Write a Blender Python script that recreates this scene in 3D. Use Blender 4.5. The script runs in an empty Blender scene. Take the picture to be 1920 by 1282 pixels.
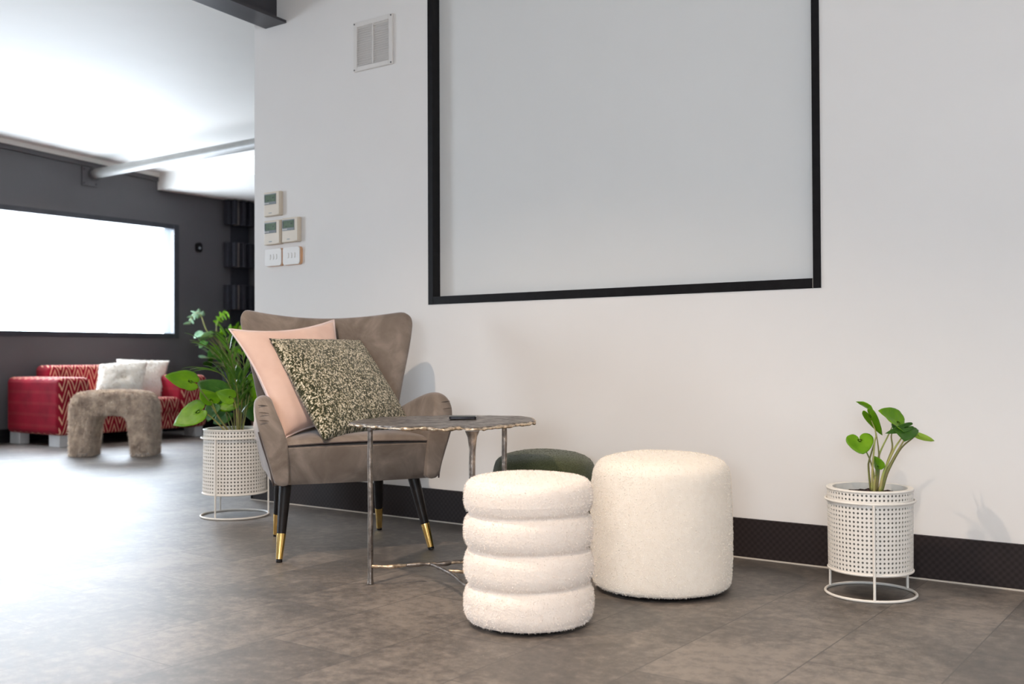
import bpy, bmesh, math, random
import numpy as np
from mathutils import Vector, Matrix, noise
PI = math.pi
rnd = random.Random(7)
S = bpy.context.scene
COL = S.collection

# ------------------------------------------------------------------ camera
FPX, PSI, PIT, ROLL, CH = 1939.14, math.radians(53.912), math.radians(0.7823), math.radians(-0.2366), 0.75
IW, IH = 1920, 1282
Fv = Vector((-math.cos(PSI)*math.cos(PIT), math.sin(PSI)*math.cos(PIT), math.sin(PIT)))
R0 = Vector((math.sin(PSI), math.cos(PSI), 0)); U0 = R0.cross(Fv)
Rv = R0*math.cos(ROLL)+U0*math.sin(ROLL); Uv = U0*math.cos(ROLL)-R0*math.sin(ROLL)
CAM = Vector((0, 0, CH))
cd = bpy.data.cameras.new('camera'); cam = bpy.data.objects.new('camera', cd); COL.objects.link(cam)
cd.sensor_width = 36; cd.lens = FPX/IW*36; cd.clip_start = 0.05; cd.clip_end = 200
M = Matrix((Rv, Uv, -Fv)).transposed().to_4x4(); M.translation = CAM; cam.matrix_world = M
cd.dof.use_dof = True; cd.dof.focus_distance = 3.5; cd.dof.aperture_fstop = 3.5
S.camera = cam

# ------------------------------------------------------------------ world, view, daylight, lamps
S.view_settings.view_transform = 'Standard'; S.view_settings.look = 'None'
S.view_settings.gamma = 1; S.view_settings.use_curve_mapping = False
S.view_settings.exposure = 0.2
w = bpy.data.worlds.new('sky'); S.world = w; w.use_nodes = True
bg = w.node_tree.nodes['Background']; bg.inputs[0].default_value = (0.78, 0.885, 1.0, 1); bg.inputs[1].default_value = 20.0
S.cycles.use_denoising = True
S.cycles.max_bounces = 8; S.cycles.diffuse_bounces = 5; S.cycles.glossy_bounces = 3
S.cycles.transparent_max_bounces = 12; S.cycles.sample_clamp_indirect = 6
S.cycles.caustics_reflective = True; S.cycles.caustics_refractive = False
BACKY, RIGHTX, LEFTX, FRONTY, FARY = -4.2, 3.6, -9.05, 3.617, 7.50
def portal(loc, rot, sx, sy):
    l = bpy.data.lights.new('daylight_portal', 'AREA'); l.shape = 'RECTANGLE'; l.size = sx; l.size_y = sy
    l.cycles.is_portal = True
    o = bpy.data.objects.new('daylight_portal', l); COL.objects.link(o); o.location = loc; o.rotation_euler = rot
portal((LEFTX-.22, 4.895, 1.532), (0, -PI/2, 0), 1.2, 3.4)
portal((LEFTX-.22, -.6, 1.5), (0, -PI/2, 0), 1.6, 2.0)
portal((1.6, BACKY-.2, 1.6), (PI/2, 0, 0), 2.6, 1.4)
LAMPS = [(-2.37, 1.38, 180), (-.3, .9, 110), (-6.2, 2.4, 60), (-3.2, -.6, 110), (-.6, -1.4, 240), (2.2, .2, 210), (-6.4, -.8, 120)]  # first follows from the armchair shadow; the rest are unseen, added for warm light
CEIL = lambda y: 2.70-.053*(y-4.72)
def spot(loc, power, blend=.7, angle=120, col=(1, .80, .62), aim=None):
    l = bpy.data.lights.new('downlight_lamp', 'SPOT'); l.energy = power; l.color = col
    l.spot_size = math.radians(angle); l.spot_blend = blend; l.shadow_soft_size = .035
    o = bpy.data.objects.new('downlight_lamp', l); COL.objects.link(o); o.location = loc
    if aim: o.rotation_euler = (Vector(aim)-Vector(loc)).to_track_quat('-Z', 'Y').to_euler()
    return o

# ------------------------------------------------------------------ helpers
def ray(x, y): return (Fv*FPX + Rv*(x-IW/2) - Uv*(y-IH/2)).normalized()
def fl(x, y, z=0.0):
    d = ray(x, y); return CAM + d*((z-CH)/d.z)
def at(x, y, depth):
    d = ray(x, y); return CAM + d*(depth/d.dot(Fv))
def onX(x, y, X):
    d = ray(x, y); return CAM + d*(X/d.x)
def depth_of(p): return (Vector(p)-CAM).dot(Fv)

class MB:
    def __init__(s): s.v = []; s.f = []; s.uv = None
    def add(s, vs, fs):
        k = len(s.v); s.v += [tuple(v) for v in vs]; s.f += [tuple(i+k for i in f) for f in fs]; return s
    def box(s, x0, x1, y0, y1, z0, z1):
        vs = [(x, y, z) for z in (z0, z1) for y in (y0, y1) for x in (x0, x1)]
        return s.add(vs, [(0, 2, 3, 1), (4, 5, 7, 6), (0, 1, 5, 4), (2, 6, 7, 3), (0, 4, 6, 2), (1, 3, 7, 5)])
    def hexa(s, pts):   # 4 bottom ccw, 4 top ccw
        return s.add(pts, [(3, 2, 1, 0), (4, 5, 6, 7), (0, 1, 5, 4), (1, 2, 6, 5), (2, 3, 7, 6), (3, 0, 4, 7)])
    def tube(s, pts, r, n=10, closed=False):
        pts = [Vector(p) for p in pts]; m = len(pts)
        rs = r if isinstance(r, (list, tuple)) else [r]*m
        ref = None; rings = []
        for i, p in enumerate(pts):
            a = pts[(i-1) % m] if (closed or i > 0) else p; b = pts[(i+1) % m] if (closed or i < m-1) else p
            t = (b-a).normalized()
            if ref is None:
                ref = Vector((0, 0, 1)) if abs(t.z) < .9 else Vector((1, 0, 0))
            ref = (ref - t*ref.dot(t)).normalized(); bi = t.cross(ref)
            rings.append([p + (ref*math.cos(2*PI*k/n) + bi*math.sin(2*PI*k/n))*rs[i] for k in range(n)])
        vs = [q for rg in rings for q in rg]; fs = []
        for i in range(m if closed else m-1):
            j = (i+1) % m
            for k in range(n): fs.append((i*n+k, i*n+(k+1) % n, j*n+(k+1) % n, j*n+k))
        if not closed:
            fs.append(tuple(range(n-1, -1, -1))); fs.append(tuple((m-1)*n+k for k in range(n)))
        return s.add(vs, fs)
    def ring(s, c, R, r, n=64, k=8):
        c = Vector(c)
        return s.tube([c+Vector((R*math.cos(2*PI*i/n), R*math.sin(2*PI*i/n), 0)) for i in range(n)], r, k, True)
    def lathe(s, c, prof, n=64, cap=True):
        c = Vector(c); vs = []; fs = []
        for (r, z) in prof:
            vs += [c+Vector((r*math.cos(2*PI*k/n), r*math.sin(2*PI*k/n), z)) for k in range(n)]
        for i in range(len(prof)-1):
            for k in range(n): fs.append((i*n+k, i*n+(k+1) % n, (i+1)*n+(k+1) % n, (i+1)*n+k))
        if cap:
            fs.append(tuple(range(n-1, -1, -1))); fs.append(tuple((len(prof)-1)*n+k for k in range(n)))
        return s.add(vs, fs)
    def xf(s, fn): s.v = [tuple(fn(Vector(v))) for v in s.v]; return s
    def build(s, name, mat, parent=None, smooth=True, bevel=0, bseg=3, sub=0, angle=None, recalc=True):
        me = bpy.data.meshes.new(name); me.from_pydata(s.v, [], s.f)
        if recalc:
            bm = bmesh.new(); bm.from_mesh(me); bmesh.ops.recalc_face_normals(bm, faces=bm.faces); bm.to_mesh(me); bm.free()
        if s.uv:
            ul = me.uv_layers.new(name='UVMap')
            for l in me.loops: ul.data[l.index].uv = s.uv[l.vertex_index]
        me.materials.append(mat); me.update()
        if smooth:
            for p in me.polygons: p.use_smooth = True
            if angle or bevel: me.set_sharp_from_angle(angle=math.radians(angle or 35))
        o = bpy.data.objects.new(name, me); COL.objects.link(o)
        if bevel:
            b = o.modifiers.new('bevel', 'BEVEL'); b.width = bevel; b.segments = bseg; b.limit_method = 'ANGLE'; b.harden_normals = False
        if sub:
            d = o.modifiers.new('sub', 'SUBSURF'); d.levels = sub; d.render_levels = sub
        if parent:
            o.parent = parent; o.matrix_parent_inverse = parent.matrix_world.inverted() if False else Matrix.Translation(-parent.location)
        return o
def thing(name, label, cat, loc, group=None):
    o = bpy.data.objects.new(name, None); COL.objects.link(o); o.location = loc; o.empty_display_size = .05
    return tag(o, label, cat, group)
def tag(o, label, cat, group=None):
    o['label'] = label; o['category'] = cat
    if group: o['group'] = group
    return o
def struct(o): o['kind'] = 'structure'; return o
def bez(pts, n=16):   # catmull-rom through points
    P = [Vector(p) for p in pts]; P = [P[0]*2-P[1]]+P+[P[-1]*2-P[-2]]; out = []
    m = len(P)-3
    for i in range(m):
        for k in range(n):
            t = k/n; a, b, c, d = P[i:i+4]
            out.append(.5*((2*b)+(c-a)*t+(2*a-5*b+4*c-d)*t*t+(3*b-a-3*c+d)*t**3))
    out.append(P[-2]); return out
def smooth01(t): t = max(0, min(1, t)); return t*t*(3-2*t)
def lerp_tab(tab, x):
    if x <= tab[0][0]: return tab[0][1]
    for (a, b), (c, d) in zip(tab, tab[1:]):
        if x <= c: return b+(d-b)*(x-a)/(c-a)
    return tab[-1][1]

# ------------------------------------------------------------------ materials
def mat(name, col=(.8, .8, .8), rough=.5, metal=0, spec=.5, sheen=0, **k):
    m = bpy.data.materials.new(name); m.use_nodes = True; b = m.node_tree.nodes['Principled BSDF']
    b.inputs['Base Color'].default_value = (*col, 1); b.inputs['Roughness'].default_value = rough
    b.inputs['Metallic'].default_value = metal; b.inputs['Specular IOR Level'].default_value = spec
    if sheen: b.inputs['Sheen Weight'].default_value = sheen; b.inputs['Sheen Roughness'].default_value = k.get('sr', .4)
    return m
class NT:
    def __init__(s, m): s.t = m.node_tree; s.n = s.t.nodes; s.b = s.n['Principled BSDF']; s.L = s.t.links
    def new(s, ty, **k):
        x = s.n.new(ty)
        for a, b in k.items(): setattr(x, a, b)
        return x
    def inp(s, node, key, val):
        if isinstance(val, (int, float, tuple)): node.inputs[key].default_value = val
        else: s.L.new(val, node.inputs[key])
    def coord(s, kind='Object'): return s.new('ShaderNodeTexCoord').outputs[kind]
    def mapping(s, vec, scale=(1, 1, 1), rot=(0, 0, 0), loc=(0, 0, 0)):
        x = s.new('ShaderNodeMapping'); s.L.new(vec, x.inputs[0]); x.inputs['Scale'].default_value = scale
        x.inputs['Rotation'].default_value = rot; x.inputs['Location'].default_value = loc; return x.outputs[0]
    def noise(s, vec, scale, detail=3, rough=.55, dist=0):
        x = s.new('ShaderNodeTexNoise'); s.L.new(vec, x.inputs['Vector']); x.inputs['Scale'].default_value = scale
        x.inputs['Detail'].default_value = detail; x.inputs['Roughness'].default_value = rough; x.inputs['Distortion'].default_value = dist
        return x.outputs['Fac']
    def ramp(s, fac, stops):
        x = s.new('ShaderNodeValToRGB'); s.L.new(fac, x.inputs[0]); r = x.color_ramp
        while len(r.elements) < len(stops): r.elements.new(.5)
        for e, (p, c) in zip(r.elements, stops): e.position = p; e.color = (*c, 1) if len(c) == 3 else c
        return x.outputs[0]
    def math(s, op, a, b=0.0, c=0.0):
        x = s.new('ShaderNodeMath', operation=op)
        for i, q in enumerate((a, b, c)): s.inp(x, i, q)
        return x.outputs[0]
    def mix(s, fac, a, b, blend='MIX'):
        x = s.new('ShaderNodeMix', data_type='RGBA', blend_type=blend)
        s.inp(x, 0, fac); s.inp(x, 6, a); s.inp(x, 7, b); return x.outputs[2]
    def bump(s, h, strength=.3, dist=.01):
        x = s.new('ShaderNodeBump'); s.L.new(h, x.inputs['Height']); x.inputs['Strength'].default_value = strength
        x.inputs['Distance'].default_value = dist; s.L.new(x.outputs[0], s.b.inputs['Normal'])
    def xyz(s, vec):
        x = s.new('ShaderNodeSeparateXYZ'); s.L.new(vec, x.inputs[0]); return x.outputs
    def base(s, c): s.L.new(c, s.b.inputs['Base Color'])
    def roughn(s, c): s.L.new(c, s.b.inputs['Roughness'])

def two_tone(name, c1, c2, scale=30, rough=.6, bump=.1, bscale=None, bdist=.003, **k):
    m = mat(name, c1, rough, **k); n = NT(m); co = n.coord()
    f = n.noise(co, scale, 4); n.base(n.ramp(f, [(.35, c1), (.65, c2)]))
    if bump: n.bump(n.noise(co, bscale or scale*3, 3), bump, bdist)
    return m
m_wall = two_tone('painted white wall', (.80, .775, .755), (.815, .79, .77), 2, .55, .04, 180, .001, spec=.3)
m_dark = two_tone('charcoal wall paint', (.098, .092, .098), (.106, .10, .106), 2, .5, .05, 120, .001, spec=.35)
m_ceil = two_tone('white ceiling paint', (.88, .86, .82), (.90, .88, .84), 2, .6, .03, 150, .001, spec=.3)
m_panel = two_tone('pale grey screen', (.72, .72, .71), (.73, .73, .72), 3, .5, .02, 200, .0005, spec=.35)
m_black = two_tone('black aluminium', (.007, .006, .007), (.010, .009, .010), 30, .45, .03, spec=.15)
m_beam = two_tone('charcoal steel', (.035, .034, .04), (.045, .043, .05), 8, .4, .05)
m_pipe = two_tone('grey painted pipe', (.24, .235, .22), (.28, .275, .26), 6, .35, .03)
m_alu = two_tone('grey window frame', (.035, .036, .045), (.045, .046, .055), 10, .35, .02)
m_white = two_tone('white plastic', (.74, .71, .68), (.76, .73, .70), 10, .4, .02)
m_cream = two_tone('cream plastic', (.66, .575, .465), (.68, .59, .48), 10, .4, .02)
m_lcd = two_tone('lcd green glass', (.10, .15, .10), (.14, .20, .13), 60, .5, .0, spec=.2)
m_lcdk = mat('lcd dark digits', (.02, .03, .025), .4)
m_lcdgrey = mat('lcd grey bezel', (.26, .29, .31), .5, spec=.2)
m_orange = mat('amber switch side', (.72, .40, .22), .4)
m_potw = two_tone('white powder coated metal', (.78, .75, .70), (.80, .77, .72), 40, .42, .03)
m_liner = two_tone('grey liner', (.34, .32, .29), (.40, .37, .33), 12, .6, .05)
m_brass = two_tone('polished brass', (.83, .54, .17), (.90, .62, .24), 30, .16, .0, metal=1)
m_leg = two_tone('black lacquered wood', (.008, .006, .006), (.013, .010, .009), 20, .38, .02, spec=.25)
m_phone = mat('black glass', (.012, .012, .018), .15)
m_seam = mat('dark piping', (.065, .048, .045), .7)
m_fold_shade = mat('shaded velvet fold', (.10, .08, .068), .8)  # velvet darkened to stand for the shade in the pleats
m_boucle = two_tone('cream boucle', (.86, .785, .69), (.89, .82, .73), 60, .9, .4, 230, .003, spec=.1, sheen=.4)
m_teddy = two_tone('ivory teddy fabric', (.88, .79, .715), (.90, .82, .75), 40, .9, .5, 150, .004, spec=.1, sheen=.5)
m_green = two_tone('olive wool', (.055, .062, .030), (.095, .105, .055), 240, .95, .8, 320, .003, spec=.1, sheen=.35)
m_pink = two_tone('blush velvet', (.66, .46, .39), (.72, .52, .445), 9, .75, .10, 30, .004, spec=.15, sheen=.6)
m_pinkp = mat('pale blush piping', (.74, .60, .58), .7)
m_wfur = two_tone('white fur fabric', (.87, .81, .73), (.92, .88, .82), 25, .9, .4, 90, .006, spec=.1, sheen=.4)
m_gfur = two_tone('taupe fur', (.62, .50, .41), (.94, .82, .69), 16, .9, .5, 90, .01, spec=.15, sheen=.3)
m_liner2 = two_tone('grey inner liner', (.28, .26, .23), (.33, .31, .27), 12, .6, .05)
m_soil = two_tone('potting soil', (.018, .010, .009), (.055, .03, .025), 60, .95, 1.0, 80, .01)
m_wood = two_tone('brown wood stand', (.16, .09, .06), (.22, .13, .09), 14, .5, .1)
m_darkpot = two_tone('dark planter', (.02, .02, .024), (.03, .03, .034), 20, .5, .1)
m_chrome = two_tone('satin steel foot', (.72, .72, .73), (.76, .76, .77), 20, .35, 0, metal=.3)
m_diff = two_tone('dark acoustic foam', (.018, .018, .026), (.026, .025, .034), 30, .7, .1)
m_slat = two_tone('grey brown slat', (.16, .13, .12), (.20, .165, .15), 20, .6, .1)
m_caulk = mat('pale caulk line', (.55, .50, .44), .6)
m_jamb = mat('pale blue reveal', (.045, .055, .062), .6)

# velvet of the armchair
m_velvet = mat('taupe velvet', (.2, .16, .13), .75, spec=.2, sheen=.45); n = NT(m_velvet); co = n.coord()
f = n.noise(co, 7, 5, .6, .8); f2 = n.noise(co, 2.3, 3)
c = n.ramp(f, [(.34, (.145, .115, .095)), (.5, (.205, .168, .142)), (.66, (.30, .25, .215))])
n.base(n.mix(n.math('MULTIPLY', f2, .45), c, (.17, .132, .105, 1), 'MIX')); n.bump(n.noise(co, 26, 4), .16, .006)
n.b.inputs['Sheen Tint'].default_value = (.9, .85, .85, 1)
m_velvet_lit = mat('window lit velvet', (.50, .46, .45), .7, spec=.2, sheen=.8)  # velvet with window light put into its colour; assigned to nothing

# knit tweed cushion
m_knit = mat('tweed knit', (.4, .37, .28), .95, spec=.1, sheen=.3); n = NT(m_knit); uv = n.coord('UV')
w1 = n.noise(uv, 9, 3)
vec = n.mapping(uv, (112, 76, 1), rot=(0, 0, 0))
vo = n.new('ShaderNodeTexVoronoi'); n.L.new(vec, vo.inputs['Vector']); vo.inputs['Randomness'].default_value = .65; vo.inputs['Scale'].default_value = 1
sep = n.new('ShaderNodeSeparateColor'); n.L.new(vo.outputs['Color'], sep.inputs[0])
mixv = n.math('ADD', sep.outputs[0], n.math('MULTIPLY', n.math('SUBTRACT', w1, .5), .5))
c = n.ramp(mixv, [(.26, (.050, .056, .026)), (.42, (.13, .125, .07)), (.54, (.48, .42, .30)), (.9, (.82, .75, .60))])
edge = n.ramp(vo.outputs['Distance'], [(.35, (1, 1, 1)), (.75, (.22, .22, .16))])
n.base(n.mix(1.0, c, edge, 'MULTIPLY')); n.bump(n.math('SUBTRACT', 1.0, vo.outputs['Distance']), .8, .006)

# red zigzag sofa velvet
m_red = mat('crimson zigzag velvet', (.4, .02, .04), .65, spec=.15, sheen=.08); n = NT(m_red); co = n.coord()
X, Y, Z = n.xyz(co)
tri = n.math('PINGPONG', Y, .055)
geo = n.new('ShaderNodeNewGeometry'); nn = n.xyz(geo.outputs['Normal'])
side = n.math('GREATER_THAN', n.math('ABSOLUTE', nn[1]), .75)
q = n.math('SUBTRACT', Z, n.math('MULTIPLY', X, n.math('SUBTRACT', 1.0, side)))
ph = n.math('ADD', n.math('MULTIPLY', q, 10.5), n.math('MULTIPLY', tri, 34.0))
fr = n.math('FRACT', ph)
ln = n.math('COMPARE', fr, .5, .14)
vary = n.noise(co, 11, 2)
lf = n.math('MULTIPLY', ln, n.math('ADD', n.math('MULTIPLY', vary, .9), .35))
lf = n.math('MULTIPLY', lf, n.math('SUBTRACT', 1.0, n.math('MULTIPLY', side, .97)))
redc = n.ramp(n.noise(co, 5, 3), [(.3, (.19, .003, .014)), (.7, (.34, .006, .024))])
n.base(n.mix(lf, redc, (.85, .48, .32, 1)))
# floor
m_floor = mat('dark stone vinyl tile', (.1, .09, .08), .4, spec=.75); n = NT(m_floor); co = n.coord(); n.b.inputs['Coat Weight'].default_value = .45; n.b.inputs['Coat Roughness'].default_value = .50
rot = n.mapping(co, (1, 1, 1), rot=(0, 0, PI/2), loc=(0, -.015, 0))
br = n.new('ShaderNodeTexBrick'); n.L.new(rot, br.inputs['Vector']); br.offset = .5
for k_, v_ in (('Scale', 1.0), ('Mortar Size', .0018), ('Brick Width', .62), ('Row Height', .31), ('Mortar Smooth', .2), ('Bias', 0)): br.inputs[k_].default_value = v_
br.inputs['Color1'].default_value = (0, 0, 0, 1); br.inputs['Color2'].default_value = (1, 1, 1, 1); br.inputs['Mortar'].default_value = (.5, .5, .5, 1)
tone = n.math('MULTIPLY', br.outputs['Color'], .08)
big = n.noise(co, 2.6, 6, .62, .6); mid = n.noise(co, 26, 7, .72)
ff = n.math('ADD', n.math('ADD', n.math('MULTIPLY', big, .5), n.math('MULTIPLY', mid, .62)), tone)
c = n.ramp(ff, [(.43, (.045, .039, .034)), (.57, (.100, .085, .074)), (.71, (.215, .184, .158))])
sp = n.noise(co, 110, 4, .75); patch = n.noise(co, 5, 3)
spk = n.math('MULTIPLY', n.ramp(sp, [(.60, (0, 0, 0)), (.70, (1, 1, 1))]), n.ramp(patch, [(.42, (0, 0, 0)), (.62, (1, 1, 1))]))
c = n.mix(n.math('MULTIPLY', spk, .75), c, (.42, .36, .29, 1))
c = n.mix(br.outputs['Fac'], c, (.05, .045, .042, 1)); n.base(c)
n.roughn(n.math('ADD', .42, n.math('MULTIPLY', mid, .16)))
n.bump(n.math('ADD', n.math('MULTIPLY', mid, .5), n.math('MULTIPLY', sp, .25)), .10, .004)
# skirting board
m_base = mat('dark brown skirting', (.02, .014, .014), .5, spec=.25); n = NT(m_base); co = n.coord()
X, Y, Z = n.xyz(co)
a = n.math('PINGPONG', n.math('ADD', X, Z), .012); b_ = n.math('PINGPONG', n.math('SUBTRACT', X, Z), .012)
cr = n.math('MULTIPLY', n.math('ADD', a, b_), 40); n.base(n.ramp(cr, [(.2, (.016, .011, .011)), (.8, (.028, .020, .020))])); n.bump(cr, .25, .001)
# cast metal
m_cast = mat('cast dark metal', (.3, .27, .25), .35, metal=.9); n = NT(m_cast); co = n.coord()
f = n.noise(co, 24, 6, .65, .5); n.base(n.ramp(f, [(.3, (.10, .085, .075)), (.55, (.26, .225, .20)), (.75, (.52, .43, .35))]))
n.bump(n.noise(co, 55, 5), .6, .006); n.roughn(n.ramp(f, [(.3, (.5, .5, .5)), (.7, (.28, .28, .28))]))
m_castedge = mat('bright worn cast edge', (.78, .60, .42), .28, metal=.9); n = NT(m_castedge); co = n.coord()
f = n.noise(co, 60, 5); n.base(n.ramp(f, [(.35, (.40, .29, .20)), (.6, (.88, .72, .54))])); n.bump(f, .7, .006)
# leaves
def leafmat(name, c1, c2, rough=.38):
    m = mat(name, c1, rough, spec=.28); n = NT(m); co = n.coord()
    n.base(n.ramp(n.noise(co, 18, 4), [(.35, c1), (.68, c2)])); n.bump(n.noise(co, 40, 3), .15, .004)
    n.b.inputs['Subsurface Weight'].default_value = 0
    t = n.new('ShaderNodeBsdfTranslucent'); t.inputs[0].default_value = (c2[0]*1.6, c2[1]*1.6, c2[2]*.8, 1)
    mx = n.new('ShaderNodeMixShader'); mx.inputs[0].default_value = .28
    out = n.n['Material Output']; n.L.new(n.b.outputs[0], mx.inputs[1]); n.L.new(t.outputs[0], mx.inputs[2]); n.L.new(mx.outputs[0], out.inputs[0])
    return m
m_leaf = leafmat('bright green leaf', (.11, .27, .006), (.21, .42, .012))
m_leafd = leafmat('deep green leaf', (.03, .11, .012), (.075, .20, .025))
m_leafy = leafmat('yellow green leaf', (.33, .50, .06), (.45, .60, .10))
m_palm = leafmat('palm green', (.03, .085, .012), (.09, .19, .03), .28)
m_grey = leafmat('pale bluish leaf', (.16, .30, .18), (.36, .50, .36), .35)
m_stem = two_tone('green brown stem', (.16, .20, .04), (.24, .20, .07), 30, .5, .05)
m_stemp = two_tone('pale stem', (.30, .36, .08), (.36, .30, .10), 30, .5, .05)
# glass pane: thin, clear
m_glass = bpy.data.materials.new('clear window glass'); m_glass.use_nodes = True; t = m_glass.node_tree; t.nodes.clear()
o_ = t.nodes.new('ShaderNodeOutputMaterial'); g = t.nodes.new('ShaderNodeBsdfGlossy'); g.inputs['Roughness'].default_value = .02
tr = t.nodes.new('ShaderNodeBsdfTransparent'); mx = t.nodes.new('ShaderNodeMixShader'); mx.inputs[0].default_value = .06
t.links.new(tr.outputs[0], mx.inputs[1]); t.links.new(g.outputs[0], mx.inputs[2]); t.links.new(mx.outputs[0], o_.inputs[0])
def emis(name, col, s):
    m = bpy.data.materials.new(name); m.use_nodes = True; b = m.node_tree.nodes['Principled BSDF']
    b.inputs['Emission Color'].default_value = (*col, 1); b.inputs['Emission Strength'].default_value = s; return m
m_lampface = emis('lit lamp face', (1, .9, .78), 14)

# ------------------------------------------------------------------ room shell
struct(MB().box(LEFTX-.3, RIGHTX+.2, BACKY-.3, FARY+.2, -.1, 0).build('floor', m_floor, smooth=False))
c0, c1 = BACKY-.3, FARY+.2
mb = MB()
mb.hexa([(LEFTX-.3, c0, CEIL(c0)), (RIGHTX+.2, c0, CEIL(c0)), (RIGHTX+.2, c1, CEIL(c1)), (LEFTX-.3, c1, CEIL(c1)),
         (LEFTX-.3, c0, 3.5), (RIGHTX+.2, c0, 3.5), (RIGHTX+.2, c1, 3.5), (LEFTX-.3, c1, 3.5)])
mb.box(LEFTX, RIGHTX, 6.335, FARY, 2.446, 2.62)
struct(mb.build('ceiling', m_ceil, smooth=False))
def wall_openings(mb, axis, p0, p1, a0, a1, top, holes):
    """wall slab with rectangular openings; holes = (h0,h1,z0,z1) sorted along a"""
    def bx(a, b, z0, z1):
        if b-a < 1e-4 or z1-z0 < 1e-4: return
        mb.box(p0, p1, a, b, z0, z1) if axis == 'x' else mb.box(a, b, p0, p1, z0, z1)
    cur = a0
    for (h0, h1, z0, z1) in holes:
        bx(cur, h0, 0, top); bx(h0, h1, 0, z0); bx(h0, h1, z1, top); cur = h1
    bx(cur, a1, 0, top)
W1 = (3.20, 6.59, .948, 2.116); W2 = (-1.6, .4, .7, 2.3); W3 = (.3, 2.9, .9, 2.3)
mb = MB(); wall_openings(mb, 'x', LEFTX-.2, LEFTX, BACKY-.2, FARY+.15, 3.3, [W2, W1]); struct(mb.build('wall_left', m_dark, smooth=False))
mb = MB(); wall_openings(mb, 'y', BACKY-.2, BACKY, LEFTX, RIGHTX+.15, 3.3, [W3]); struct(mb.build('wall_back', m_wall, smooth=False))
struct(MB().box(RIGHTX, RIGHTX+.15, BACKY, FARY, 0, 3.3).build('wall_right', m_wall, smooth=False))
mb = MB(); wall_openings(mb, 'y', FRONTY, FRONTY+.14, -4.32, RIGHTX, CEIL(FRONTY)+.03, [(-3.109, -1.275, .988, 2.60)]); struct(mb.build('wall_front', m_wall, smooth=False))
struct(MB().box(LEFTX-.2, RIGHTX, FARY, FARY+.15, 0, 3.0).build('wall_far', m_dark, smooth=False))
# windows
def window(name, axis, p, h, fw=.062, mull=()):
    a0, a1, z0, z1 = h; sgn = -1
    def bx(mb, pa, pb, a, b, za, zb):
        mb.box(min(pa, pb), max(pa, pb), a, b, za, zb) if axis == 'x' else mb.box(a, b, min(pa, pb), max(pa, pb), za, zb)
    mb = MB()
    for (a, b, za, zb) in [(a0, a0+fw, z0, z1), (a1-fw, a1, z0, z1), (a0+fw, a1-fw, z0, z0+fw*.8), (a0+fw, a1-fw, z1-fw*.8, z1)]+[(m-.02, m+.02, z0+fw*.8, z1-fw*.8) for m in mull]:
        bx(mb, p-.05, p+.006, a, b, za, zb)
    f = struct(mb.build(name, m_alu, smooth=False, bevel=.003, bseg=1))
    mb = MB(); i = fw-.012
    for (a, b, za, zb) in [(a0+i-.03, a0+i, z0, z1), (a1-i, a1-i+.03, z0, z1), (a0+i, a1-i, z0+i-.03, z0+i-.01), (a0+i, a1-i, z1-i+.01, z1-i+.03)]:
        bx(mb, p-.19, p-.052, a, b, za, zb)
    mb.build('window_reveal', m_jamb, f, smooth=False)
    mb = MB(); bx(mb, p-.032, p-.026, a0+fw*.5, a1-fw*.5, z0+fw*.4, z1-fw*.4); mb.build('window_pane', m_glass, f, smooth=False)
window('window_1', 'x', LEFTX, W1)
window('added_window', 'x', LEFTX, W2, mull=(-.6,))  # unseen second window, added for the daylight it lets in
window('window_3', 'y', BACKY, W3, mull=(1.6,))
# skirting
struct(MB().box(-4.335, RIGHTX, FRONTY-.014, FRONTY, .004, .146).build('baseboard_front', m_base, smooth=False))
struct(MB().box(-4.335, RIGHTX, FRONTY-.020, FRONTY-.012, 0, .0045).build('trim_1', m_caulk, smooth=False))
mb = MB().box(LEFTX, LEFTX+.014, BACKY, FARY, 0, .12).box(LEFTX, -5, FARY-.014, FARY, 0, .12)
struct(mb.build('baseboard_left', m_black, smooth=False))
mb = MB().box(-4.334, -4.32, FRONTY-.014, FRONTY+.154, .004, .146); struct(mb.build('baseboard_end', m_base, smooth=False))
def slopebox(mb, x0, x1, y0, y1, d0, d1):   # d = distance below the ceiling (top d0, bottom d1)
    return mb.hexa([(x0, y0, CEIL(y0)-d1), (x1, y0, CEIL(y0)-d1), (x1, y1, CEIL(y1)-d1), (x0, y1, CEIL(y1)-d1),
                    (x0, y0, CEIL(y0)-d0), (x1, y0, CEIL(y0)-d0), (x1, y1, CEIL(y1)-d0), (x0, y1, CEIL(y1)-d0)])
struct(slopebox(MB(), LEFTX, LEFTX+.03, BACKY, 6.335, -.01, .040).build('trim_2', m_ceil, smooth=False))
struct(slopebox(MB(), LEFTX, LEFTX+.018, BACKY, 6.335, .041, .085).build('trim_3', m_dark, smooth=False))

# roof beam (I section) running out from the white wall
mb = MB(); BB = CEIL(FRONTY)-2.475
slopebox(mb, -4.231, -4.070, BACKY, FRONTY, BB-.014, BB); slopebox(mb, -4.156, -4.144, BACKY, FRONTY, .013, BB-.013)
slopebox(mb, -4.231, -4.070, BACKY, FRONTY, -.005, .013)
tag(mb.build('roof_beam', m_beam, smooth=False), 'dark steel roof beam running from top of white wall', 'beam')
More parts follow.
